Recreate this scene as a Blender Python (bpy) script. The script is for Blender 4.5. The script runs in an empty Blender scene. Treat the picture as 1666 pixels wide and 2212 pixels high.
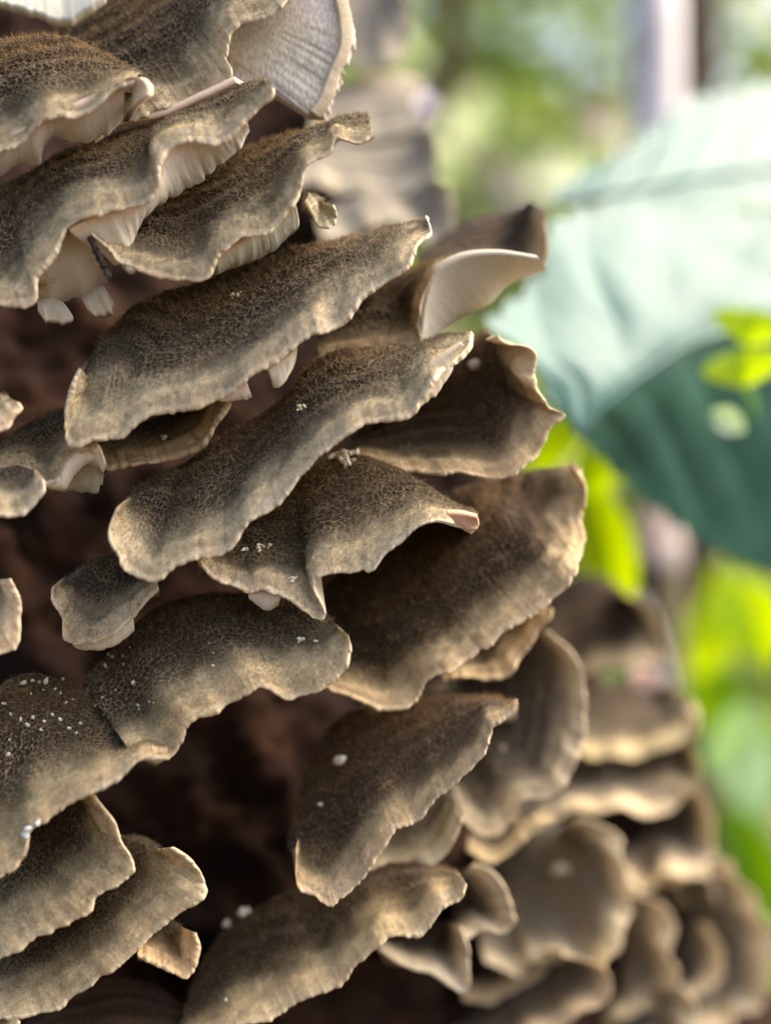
import bpy, math, random
import numpy as np

# ------------------------------------------------------------------ scene
S = bpy.context.scene
COL = S.collection
R = math.radians
random.seed(7)
RNG = np.random.default_rng(7)

# camera ------------------------------------------------------------------
VFOV = R(40.0)
cam_d = bpy.data.cameras.new('camera')
cam = bpy.data.objects.new('camera', cam_d)
COL.objects.link(cam)
cam.location = (0, 0, 0)
cam.rotation_euler = (R(90), 0, 0)
cam_d.sensor_fit = 'VERTICAL'
cam_d.sensor_height = 24.0
cam_d.lens = 12.0 / math.tan(VFOV / 2)
cam_d.clip_start = 0.004
cam_d.clip_end = 400.0
cam_d.dof.use_dof = True
cam_d.dof.focus_distance = 0.1022
cam_d.dof.aperture_fstop = 7.9
S.camera = cam

# sky, sun, exposure --------------------------------------------------------
SUN_EL, SUN_AZ = R(46), R(80)           # azimuth from +Y towards +X
w = bpy.data.worlds.new('World')
S.world = w
w.use_nodes = True
nt = w.node_tree
nt.nodes.clear()
out = nt.nodes.new('ShaderNodeOutputWorld')
bg = nt.nodes.new('ShaderNodeBackground')
sky = nt.nodes.new('ShaderNodeTexSky')
sky.sky_type = 'NISHITA'
sky.sun_disc = False
sky.sun_elevation = SUN_EL
sky.sun_rotation = SUN_AZ
sky.dust_density = 6.0
sky.air_density = 1.0
bg.inputs['Strength'].default_value = 0.15
nt.links.new(sky.outputs[0], bg.inputs['Color'])
nt.links.new(bg.outputs[0], out.inputs['Surface'])

sun_d = bpy.data.lights.new('sun', 'SUN')
sun_d.energy = 1.05
sun_d.angle = R(55)
sun_d.color = (1.0, 0.97, 0.92)
sun = bpy.data.objects.new('sun', sun_d)
COL.objects.link(sun)
from mathutils import Vector
sdir = Vector((math.sin(SUN_AZ) * math.cos(SUN_EL), math.cos(SUN_AZ) * math.cos(SUN_EL), math.sin(SUN_EL)))
sun.rotation_euler = sdir.to_track_quat('Z', 'Y').to_euler()

S.view_settings.view_transform = 'Standard'
S.view_settings.look = 'None'
S.view_settings.exposure = 1.65
S.view_settings.use_white_balance = True
S.view_settings.white_balance_temperature = 7050
S.view_settings.gamma = 1.0
S.view_settings.use_curve_mapping = False
S.cycles.use_denoising = True
S.cycles.max_bounces = 7
S.cycles.diffuse_bounces = 4
S.cycles.caustics_reflective = False
S.cycles.caustics_refractive = False

# ------------------------------------------------------------------ helpers
K = 2 * math.tan(VFOV / 2) / 2212.0
MM = 0.001


def at(vx, vy, d):
    """point of the place seen at (vx, vy) of the 1666 x 2212 picture, d metres away"""
    return np.array(((vx - 833.0) * K * d, d, (1106.0 - vy) * K * d))


def pts3(poly, d0):
    return np.array([at(p[0], p[1], p[2] if len(p) > 2 else d0) for p in poly])


def spline(P, n):
    """centripetal-ish Catmull-Rom through P, resampled to n points by arc length"""
    P = np.asarray(P, float)
    if len(P) == 2:
        t = np.linspace(0, 1, n)[:, None]
        return P[0] * (1 - t) + P[1] * t
    Q = np.vstack([2 * P[0] - P[1], P, 2 * P[-1] - P[-2]])
    t = np.zeros(len(Q))
    for i in range(1, len(Q)):
        t[i] = t[i - 1] + max(np.linalg.norm(Q[i] - Q[i - 1]), 1e-7) ** 0.5
    out = []
    for i in range(1, len(Q) - 2):
        t0, t1, t2, t3 = t[i - 1:i + 3]
        s = np.linspace(t1, t2, 24, endpoint=False)[:, None]
        A1 = (t1 - s) / (t1 - t0) * Q[i - 1] + (s - t0) / (t1 - t0) * Q[i]
        A2 = (t2 - s) / (t2 - t1) * Q[i] + (s - t1) / (t2 - t1) * Q[i + 1]
        A3 = (t3 - s) / (t3 - t2) * Q[i + 1] + (s - t2) / (t3 - t2) * Q[i + 2]
        B1 = (t2 - s) / (t2 - t0) * A1 + (s - t0) / (t2 - t0) * A2
        B2 = (t3 - s) / (t3 - t1) * A2 + (s - t1) / (t3 - t1) * A3
        out.append((t2 - s) / (t2 - t1) * B1 + (s - t1) / (t2 - t1) * B2)
    out.append(P[-1][None])
    C = np.vstack(out)
    L = np.concatenate([[0], np.cumsum(np.linalg.norm(np.diff(C, axis=0), axis=1))])
    x = np.linspace(0, L[-1], n)
    return np.stack([np.interp(x, L, C[:, k]) for k in range(3)], 1)


def hsh(i, j, k=0):
    v = np.sin(i * 127.1 + j * 311.7 + k * 74.7) * 43758.5453
    return v - np.floor(v)


def vnoise(x, y, k=0):
    xi, yi = np.floor(x), np.floor(y)
    fx, fy = x - xi, y - yi
    fx = fx * fx * (3 - 2 * fx)
    fy = fy * fy * (3 - 2 * fy)
    a = hsh(xi, yi, k) * (1 - fx) + hsh(xi + 1, yi, k) * fx
    b = hsh(xi, yi + 1, k) * (1 - fx) + hsh(xi + 1, yi + 1, k) * fx
    return (a * (1 - fy) + b * fy) * 2 - 1


def fbm(x, y, k=0, o=3):
    s, a = 0, 1.0
    for i in range(o):
        s = s + a * vnoise(x * 2 ** i, y * 2 ** i, k + i * 3)
        a *= 0.5
    return s


def voro(x, y, k=0):
    """F2 - F1 of a jittered grid: near zero on the walls between cells"""
    xi, yi = np.floor(x), np.floor(y)
    f1 = np.full(x.shape, 9.0)
    f2 = np.full(x.shape, 9.0)
    for a in (-1, 0, 1):
        for b in (-1, 0, 1):
            cx, cy = xi + a, yi + b
            dx = cx + 0.08 + 0.84 * hsh(cx, cy, k) - x
            dy = cy + 0.08 + 0.84 * hsh(cx, cy, k + 5) - y
            d = np.sqrt(dx * dx + dy * dy)
            m = d < f1
            f2 = np.where(m, f1, np.minimum(f2, d))
            f1 = np.where(m, d, f1)
    return f2 - f1


def smooth(a, b, x):
    t = np.clip((x - a) / (b - a), 0, 1)
    return t * t * (3 - 2 * t)


def nrm(v):
    return v / np.maximum(np.linalg.norm(v, axis=-1, keepdims=True), 1e-12)


def new_mesh(name, V, F, attrs=None, normals=None, mat=None, smooth_shade=True):
    V = np.asarray(V, np.float32)
    F = np.asarray(F, np.int32)
    me = bpy.data.meshes.new(name)
    me.vertices.add(len(V))
    me.vertices.foreach_set('co', V.ravel())
    k = F.shape[1]
    me.loops.add(F.size)
    me.loops.foreach_set('vertex_index', F.ravel())
    me.polygons.add(len(F))
    me.polygons.foreach_set('loop_start', np.arange(0, F.size, k, dtype=np.int32))
    me.polygons.foreach_set('loop_total', np.full(len(F), k, np.int32))
    me.polygons.foreach_set('use_smooth', np.full(len(F), smooth_shade, bool))
    me.update(calc_edges=True)
    for n, a in (attrs or {}).items():
        at_ = me.attributes.new(n, 'FLOAT', 'POINT')
        at_.data.foreach_set('value', np.asarray(a, np.float32).ravel())
    if normals is not None:
        me.normals_split_custom_set_from_vertices(np.asarray(normals, np.float32).reshape(-1, 3).tolist())
    if mat is not None:
        me.materials.append(mat)
    return me


def link(name, me, parent=None, loc=None):
    o = bpy.data.objects.new(name, me)
    COL.objects.link(o)
    if loc is not None:
        o.location = loc
    if parent is not None:
        o.parent = parent
        o.location = -np.array(parent.location)
    return o


def empty(name, loc, label, cat, group=None):
    o = bpy.data.objects.new(name, None)
    COL.objects.link(o)
    o.location = tuple(loc)
    o.empty_display_size = 0.005
    o['label'] = label
    o['category'] = cat
    if group:
        o['group'] = group
    return o


def grid_faces(nr, nc, off=0):
    i = np.arange(nr - 1)[:, None] * nc + np.arange(nc - 1)[None]
    i = i.ravel() + off
    return np.stack([i, i + 1, i + nc + 1, i + nc], 1)


# ---------------------------------------------------------------- materials
def new_mat(name):
    m = bpy.data.materials.new(name)
    m.use_nodes = True
    t = m.node_tree
    t.nodes.clear()
    o = t.nodes.new('ShaderNodeOutputMaterial')
    return m, t, o


def N(t, kind, **kw):
    n = t.nodes.new(kind)
    for k, v in kw.items():
        if k in n.inputs.keys() if hasattr(n.inputs, 'keys') else False:
            n.inputs[k].default_value = v
        else:
            setattr(n, k, v)
    return n


def ramp(t, stops, fac=None, interp='LINEAR'):
    n = t.nodes.new('ShaderNodeValToRGB')
    cr = n.color_ramp
    cr.interpolation = interp
    while len(cr.elements) > 1:
        cr.elements.remove(cr.elements[-1])
    cr.elements[0].position = stops[0][0]
    cr.elements[0].color = (*stops[0][1], 1)
    for p, c in stops[1:]:
        e = cr.elements.new(p)
        e.color = (*c, 1)
    if fac is not None:
        t.links.new(fac, n.inputs[0])
    return n


def mathn(t, op, a, b=None, c=None):
    n = t.nodes.new('ShaderNodeMath')
    n.operation = op
    for i, v in enumerate((a, b, c)):
        if v is None:
            continue
        if isinstance(v, (int, float)):
            n.inputs[i].default_value = v
        else:
            t.links.new(v, n.inputs[i])
    return n.outputs[0]


def mixc(t, kind, fac, a, b):
    n = t.nodes.new('ShaderNodeMix')
    n.data_type = 'RGBA'
    n.blend_type = kind
    for i, v in ((0, fac), (6, a), (7, b)):
        if isinstance(v, (int, float)):
            n.inputs[i].default_value = v
        elif isinstance(v, tuple):
            n.inputs[i].default_value = (*v, 1)
        else:
            t.links.new(v, n.inputs[i])
    return n.outputs[2]


def attr(t, name):
    n = t.nodes.new('ShaderNodeAttribute')
    n.attribute_name = name
    return n.outputs['Fac']


def tex_noise(t, scale, detail=4.0, rough=0.55, coord='Object'):
    c = t.nodes.new('ShaderNodeTexCoord')
    n = t.nodes.new('ShaderNodeTexNoise')
    n.inputs['Scale'].default_value = scale
    n.inputs['Detail'].default_value = detail
    n.inputs['Roughness'].default_value = rough
    t.links.new(c.outputs[coord], n.inputs['Vector'])
    return n.outputs['Fac']


def zone_colour(t, hair):
    """pigment zones of the cap, counted in millimetres from its rim"""
    e = attr(t, 'edge')
    nz = tex_noise(t, 420, 4)
    nz2 = tex_noise(t, 130, 3)
    e2 = mathn(t, 'ADD', e, mathn(t, 'MULTIPLY', mathn(t, 'SUBTRACT', nz, 0.5), 1.3))
    e3 = mathn(t, 'ADD', e2, mathn(t, 'MULTIPLY', mathn(t, 'SUBTRACT', nz2, 0.5), 3.0))
    f = mathn(t, 'DIVIDE', e3, 12.0)
    if hair:
        st = [(0.0, (.70, .62, .46)), (.04, (.62, .535, .38)), (.12, (.52, .45, .305)), (.18, (.35, .305, .21)),
              (.25, (.25, .21, .15)), (.42, (.24, .19, .125)), (.60, (.30, .215, .115)), (1.0, (.22, .145, .075))]
    else:
        st = [(0.0, (.66, .57, .42)), (.03, (.60, .50, .35)), (.10, (.48, .405, .275)), (.155, (.28, .24, .165)),
              (.21, (.105, .08, .052)), (.30, (.042, .030, .020)), (.42, (.034, .023, .015)), (.65, (.052, .031, .016)), (1.0, (.04, .025, .014))]
    r = ramp(t, st, f)
    return r.outputs[0], e, nz


def tinted(t, col):
    oi = t.nodes.new('ShaderNodeObjectInfo')
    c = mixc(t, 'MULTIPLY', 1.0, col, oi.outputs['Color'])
    # pale mix in the colour: brightens the shaded far stack, greys other pieces
    return mixc(t, 'MIX', mathn(t, 'SUBTRACT', 1.0, oi.outputs['Alpha']), c, (.53, .47, .37))


def mat_cap():
    m, t, o = new_mat('velvet_cap')
    c, e, nz = zone_colour(t, False)
    # streaks along the radius and mottling
    al = attr(t, 'along')
    cx = t.nodes.new('ShaderNodeCombineXYZ')
    t.links.new(mathn(t, 'MULTIPLY', al, 5.0), cx.inputs[0])
    t.links.new(mathn(t, 'MULTIPLY', e, 0.8), cx.inputs[1])
    ns = t.nodes.new('ShaderNodeTexNoise')
    ns.inputs['Scale'].default_value = 1.0
    ns.inputs['Detail'].default_value = 4
    t.links.new(cx.outputs[0], ns.inputs['Vector'])
    g = ramp(t, [(.25, (.62, .62, .62)), (.5, (1, 1, 1)), (.78, (1.45, 1.4, 1.3))], ns.outputs['Fac'])
    c = mixc(t, 'MULTIPLY', 0.35, c, g.outputs[0])
    mt = ramp(t, [(.3, (.75, .74, .74)), (.7, (1.25, 1.22, 1.18))], tex_noise(t, 900, 5, .6))
    c = mixc(t, 'MULTIPLY', 0.8, c, mt.outputs[0])
    # matted hairs stand in walls round dark pits: the felt is paler than the skin under it
    wn = mathn(t, 'MULTIPLY', mathn(t, 'SUBTRACT', tex_noise(t, 5200, 4, .65), 0.5), 0.48)
    wv = mathn(t, 'ADD', attr(t, 'cell'), wn)
    wr = ramp(t, [(.04, (1, 1, 1)), (.25, (0, 0, 0))], wv).outputs[0]
    brk = ramp(t, [(.36, (.45, .45, .45)), (.55, (1, 1, 1))], tex_noise(t, 2300, 3, .6)).outputs[0]
    wl = mathn(t, 'MULTIPLY', mathn(t, 'MULTIPLY', wr, brk), attr(t, 'wall'))
    felt = ramp(t, [(.15, (.36, .285, .19)), (.42, (.31, .23, .14)), (.65, (.34, .225, .12)), (1, (.25, .15, .078))], mathn(t, 'DIVIDE', e, 12.0)).outputs[0]
    c = mixc(t, 'MIX', wl, c, felt)
    c = tinted(t, c)
    b = t.nodes.new('ShaderNodeBsdfPrincipled')
    t.links.new(c, b.inputs['Base Color'])
    b.inputs['Roughness'].default_value = 0.9
    b.inputs['Specular IOR Level'].default_value = 0.12
    b.inputs['Sheen Weight'].default_value = 0.12
    b.inputs['Sheen Roughness'].default_value = 0.5
    bp = t.nodes.new('ShaderNodeBump')
    bp.inputs['Strength'].default_value = 0.3
    bp.inputs['Distance'].default_value = 0.00012
    h = mathn(t, 'ADD', ns.outputs['Fac'], tex_noise(t, 6000, 3, .6))
    t.links.new(h, bp.inputs['Height'])
    t.links.new(bp.outputs[0], b.inputs['Normal'])
    t.links.new(b.outputs[0], o.inputs[0])
    return m


def mat_hair():
    m, t, o = new_mat('velvet_hairs')
    c, e, nz = zone_colour(t, True)
    tn = attr(t, 'tone')
    g = ramp(t, [(0, (.35, .33, .30)), (.5, (1, 1, 1)), (1, (1.9, 1.85, 1.7))], tn)
    c = tinted(t, mixc(t, 'MULTIPLY', 1.0, c, g.outputs[0]))
    d = t.nodes.new('ShaderNodeBsdfDiffuse')
    tr = t.nodes.new('ShaderNodeBsdfTranslucent')
    t.links.new(c, d.inputs[0])
    t.links.new(c, tr.inputs[0])
    mx = t.nodes.new('ShaderNodeMixShader')
    mx.inputs[0].default_value = 0.4
    t.links.new(d.outputs[0], mx.inputs[1])
    t.links.new(tr.outputs[0], mx.inputs[2])
    t.links.new(mx.outputs[0], o.inputs[0])
    return m


def mat_pore():
    m, t, o = new_mat('pore_flesh')
    al = attr(t, 'along')
    e = attr(t, 'edge')
    cx = t.nodes.new('ShaderNodeCombineXYZ')
    t.links.new(mathn(t, 'MULTIPLY', al, 7.0), cx.inputs[0])
    t.links.new(mathn(t, 'MULTIPLY', e, 1.0), cx.inputs[1])
    ns = t.nodes.new('ShaderNodeTexNoise')
    ns.inputs['Scale'].default_value = 1.0
    ns.inputs['Detail'].default_value = 3
    t.links.new(cx.outputs[0], ns.inputs['Vector'])
    c = ramp(t, [(.2, (.64, .59, .50)), (.5, (.76, .72, .64)), (.8, (.83, .80, .74))], ns.outputs['Fac']).outputs[0]
    pink = ramp(t, [(0, (1.0, .80, .68)), (.10, (1.0, .86, .76)), (.3, (1, 1, 1))], mathn(t, 'DIVIDE', e, 3.0)).outputs[0]
    c = mixc(t, 'MULTIPLY', 1.0, c, pink)
    c = tinted(t, c)
    b = t.nodes.new('ShaderNodeBsdfPrincipled')
    t.links.new(c, b.inputs['Base Color'])
    b.inputs['Roughness'].default_value = 0.7
    b.inputs['Specular IOR Level'].default_value = 0.25
    b.inputs['Subsurface Weight'].default_value = 0.0
    bp = t.nodes.new('ShaderNodeBump')
    bp.inputs['Strength'].default_value = 0.3
    bp.inputs['Distance'].default_value = 0.0001
    t.links.new(ns.outputs['Fac'], bp.inputs['Height'])
    t.links.new(bp.outputs[0], b.inputs['Normal'])
    t.links.new(b.outputs[0], o.inputs[0])
    return m


def mat_teeth():
    m, t, o = new_mat('toothed_pores')
    tc = t.nodes.new('ShaderNodeTexCoord')
    mp = t.nodes.new('ShaderNodeMapping')
    mp.inputs['Scale'].default_value = (6200, 2200, 2200)
    mp.inputs['Rotation'].default_value = (0, R(-14), 0)
    t.links.new(tc.outputs['Object'], mp.inputs[0])
    ns = t.nodes.new('ShaderNodeTexNoise')
    ns.inputs['Scale'].default_value = 1.0
    ns.inputs['Detail'].default_value = 2
    ns.inputs['Distortion'].default_value = .4
    t.links.new(mp.outputs[0], ns.inputs['Vector'])
    c = ramp(t, [(.34, (.50, .46, .41)), (.5, (.66, .61, .56)), (.62, (.80, .75, .70))], ns.outputs['Fac']).outputs[0]
    c = mixc(t, 'MULTIPLY', 1.0, c, ramp(t, [(.35, (.8, .82, .78)), (.65, (1.15, 1.1, 1.1))], tex_noise(t, 160, 3)).outputs[0])
    b = t.nodes.new('ShaderNodeBsdfPrincipled')
    t.links.new(c, b.inputs['Base Color'])
    b.inputs['Roughness'].default_value = 0.8
    bp = t.nodes.new('ShaderNodeBump')
    bp.inputs['Strength'].default_value = 0.5
    bp.inputs['Distance'].default_value = 0.0002
    t.links.new(ns.outputs['Fac'], bp.inputs['Height'])
    t.links.new(bp.outputs[0], b.inputs['Normal'])
    t.links.new(b.outputs[0], o.inputs[0])
    return m


def mat_rot():
    m, t, o = new_mat('rotting_flesh')
    nz = tex_noise(t, 230, 5, .6)
    c = ramp(t, [(.30, (.10, .045, .018)), (.38, (.40, .24, .10)), (.46, (.66, .60, .48)), (.7, (.78, .74, .66))], nz).outputs[0]
    b = t.nodes.new('ShaderNodeBsdfPrincipled')
    t.links.new(c, b.inputs['Base Color'])
    b.inputs['Roughness'].default_value = 0.8
    t.links.new(b.outputs[0], o.inputs[0])
    return m


def mat_simple(name, stops, scale, rough=0.8, spec=0.3, detail=5, bump=0.0, bdist=0.001):
    m, t, o = new_mat(name)
    nz = tex_noise(t, scale, detail, .6)
    c = tinted(t, ramp(t, stops, nz).outputs[0])
    b = t.nodes.new('ShaderNodeBsdfPrincipled')
    t.links.new(c, b.inputs['Base Color'])
    b.inputs['Roughness'].default_value = rough
    b.inputs['Specular IOR Level'].default_value = spec
    if bump:
        bp = t.nodes.new('ShaderNodeBump')
        bp.inputs['Strength'].default_value = bump
        bp.inputs['Distance'].default_value = bdist
        t.links.new(nz, bp.inputs['Height'])
        t.links.new(bp.outputs[0], b.inputs['Normal'])
    t.links.new(b.outputs[0], o.inputs[0])
    return m


def mat_leaf(name, stops, scale, rough=0.4, spec=0.5, trans=0.4, tcol=(1.2, 1.3, .3), coat=0.0, use_tone=False):
    m, t, o = new_mat(name)
    src = attr(t, 'tone') if use_tone else tex_noise(t, scale, 3)
    c = tinted(t, ramp(t, stops, src).outputs[0])
    b = t.nodes.new('ShaderNodeBsdfPrincipled')
    t.links.new(c, b.inputs['Base Color'])
    b.inputs['Roughness'].default_value = rough
    b.inputs['Specular IOR Level'].default_value = spec
    b.inputs['Coat Weight'].default_value = coat
    if coat:
        b.inputs['Specular Tint'].default_value = (.70, .90, 1.0, 1)      # reflections tinted blue to stand in for sky light
    b.inputs['Coat Roughness'].default_value = 0.25
    tr = t.nodes.new('ShaderNodeBsdfTranslucent')
    t.links.new(mixc(t, 'MULTIPLY', 1.0, c, tcol), tr.inputs[0])
    mx = t.nodes.new('ShaderNodeMixShader')
    mx.inputs[0].default_value = trans
    t.links.new(b.outputs[0], mx.inputs[1])
    t.links.new(tr.outputs[0], mx.inputs[2])
    t.links.new(mx.outputs[0], o.inputs[0])
    return m


M_CAP, M_HAIR, M_PORE, M_ROT, M_TEETH = mat_cap(), mat_hair(), mat_pore(), mat_rot(), mat_teeth()
M_WOOD = mat_simple('rotten_wood', [(.3, (.014, .008, .007)), (.48, (.022, .011, .008)), (.62, (.036, .017, .010)), (.8, (.07, .036, .022))],
                    160, .85, .08, 6, .8, .0012)
M_GRAIN = mat_simple('pale_grain', [(.3, (.55, .50, .42)), (.7, (.82, .80, .76))], 900, .55, .4)
M_TWIG = mat_simple('dark_twig', [(.3, (.02, .015, .012)), (.7, (.07, .055, .045))], 900, .8, .2)
M_LITTER = mat_simple('leaf_litter', [(.3, (.03, .022, .014)), (.5, (.075, .05, .03)), (.7, (.13, .09, .055))], 9, .9, .1, 8)
M_HILL = mat_simple('wooded_hill', [(.3, (.03, .045, .015)), (.55, (.08, .12, .04)), (.75, (.14, .19, .06))], 1.3, .9, .1, 8)
M_LICHEN = mat_simple('pale_bark', [(.3, (.36, .34, .35)), (.7, (.58, .55, .57))], 40, .8, .2, 5, .4, .002)
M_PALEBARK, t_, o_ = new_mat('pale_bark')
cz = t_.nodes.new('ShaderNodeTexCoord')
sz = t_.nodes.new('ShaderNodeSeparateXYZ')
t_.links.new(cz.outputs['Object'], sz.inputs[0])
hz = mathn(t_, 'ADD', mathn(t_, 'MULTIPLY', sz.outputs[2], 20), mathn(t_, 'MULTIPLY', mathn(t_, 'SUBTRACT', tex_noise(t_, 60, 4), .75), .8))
cb = ramp(t_, [(.1, (.15, .125, .07)), (.9, (.84, .81, .84))], hz)      # shade of the foot painted in olive brown, pale bark above
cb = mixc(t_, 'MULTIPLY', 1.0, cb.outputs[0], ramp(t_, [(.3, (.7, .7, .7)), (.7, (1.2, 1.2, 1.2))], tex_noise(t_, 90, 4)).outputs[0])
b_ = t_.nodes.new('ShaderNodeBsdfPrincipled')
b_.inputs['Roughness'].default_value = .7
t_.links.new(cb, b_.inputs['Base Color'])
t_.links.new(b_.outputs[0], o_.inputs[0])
M_DARKBARK = mat_simple('dark_bark', [(.3, (.05, .04, .028)), (.7, (.12, .095, .065))], 40, .85, .2, 5, .5, .004)
M_STEM = mat_simple('brown_stem', [(.3, (.10, .08, .05)), (.7, (.20, .17, .11))], 200, .7, .2)
M_GLOSS = mat_leaf('glossy_leaf', [(.3, (.020, .085, .072)), (.7, (.042, .145, .12))], 110, .52, .58, .16, (1.0, 1.8, 1.1), .06)
M_LIME = mat_leaf('lime_leaf', [(.3, (.42, .64, .015)), (.7, (.58, .78, .02))], 60, .5, .3, .6, (1.2, 1.15, .3))
M_MINT = mat_leaf('pale_green_leaf', [(.3, (.22, .40, .20)), (.7, (.32, .5, .28))], 60, .4, .7, .35, (1, 1.1, .6))
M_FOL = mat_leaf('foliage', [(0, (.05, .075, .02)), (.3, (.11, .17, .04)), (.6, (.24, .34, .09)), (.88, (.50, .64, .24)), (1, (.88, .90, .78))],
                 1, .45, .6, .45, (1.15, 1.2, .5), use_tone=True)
M_SCRAP = mat_simple('scrap_and_glint', [(.3, (.50, .42, .36)), (.7, (.78, .70, .64))], 300, .6, .4)

# ------------------------------------------------------------------ ground, hill
gx = np.linspace(-60, 60, 61)
gy = np.linspace(-60, 60, 61)
GX, GY = np.meshgrid(gx, gy)
GZ = -0.55 + 0.04 * fbm(GX * 0.3, GY * 0.3, 2)
me = new_mesh('forest_floor', np.stack([GX, GY, GZ], -1).reshape(-1, 3), grid_faces(61, 61), mat=M_LITTER)
o = link('forest_floor', me)
o['kind'] = 'structure'

a_ = np.linspace(R(-75), R(75), 90)
rows = []
for r_, h_ in ((9, -1.0), (10.5, 1.0), (12.5, 2.4), (16, 4.2), (22, 6)):
    hh = h_ * (1 + 0.18 * fbm(a_ * 5, a_ * 0 + r_, 4)) if h_ > 0 else np.full_like(a_, h_)
    rows.append(np.stack([np.sin(a_) * r_, np.cos(a_) * r_, hh], -1))
me = new_mesh('wooded_hillside', np.concatenate(rows), grid_faces(5, 90), mat=M_HILL)
o = link('wooded_hillside', me)
o['kind'] = 'structure'

# ------------------------------------------------------------------ the log
LEAN = 0.52
LOG_R = 0.084
LOG_Y = 0.2060


def log_axis(z):
    return np.array((-0.0757 - LEAN * z, LOG_Y, z))


log = empty('dead_log', log_axis(-0.55), 'dark rotten log leaning up to the left behind the bracket fungi', 'log')
nz_, na_ = 520, 420
zz = np.concatenate([np.linspace(-0.60, -0.09, 60, endpoint=False), np.linspace(-0.09, 0.08, 380, endpoint=False), np.linspace(0.08, 0.62, 80)])
ang = np.linspace(0, 2 * math.pi, na_)
ZZ, AA = np.meshgrid(zz, ang, indexing='ij')
ax = np.array((-LEAN, 0, 1.0)) / math.hypot(LEAN, 1)
e1 = np.array((1.0, 0, LEAN)) / math.hypot(LEAN, 1)
e2 = np.array((0, -1.0, 0))
rr = LOG_R * (1 + 0.03 * fbm(AA * 3, ZZ * 22, 1)) + 0.0016 * fbm(AA * 24, ZZ * 130, 9, 4) + 0.0007 * fbm(AA * 90, ZZ * 700, 3, 3)
rr = np.where(np.abs(AA - 2 * math.pi) < 1e-6, rr[:, :1], rr)
V = (np.stack([-0.0757 - LEAN * ZZ, np.full_like(ZZ, LOG_Y), ZZ], -1)
     + rr[..., None] * (np.cos(AA)[..., None] * e1 + np.sin(AA)[..., None] * e2))
link('bark', new_mesh('bark', V.reshape(-1, 3), grid_faces(nz_, na_), mat=M_WOOD), log)


# ------------------------------------------------------------------ bracket fungi
SURF = {}          # key -> (grid of top points, grid of normals)


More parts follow.
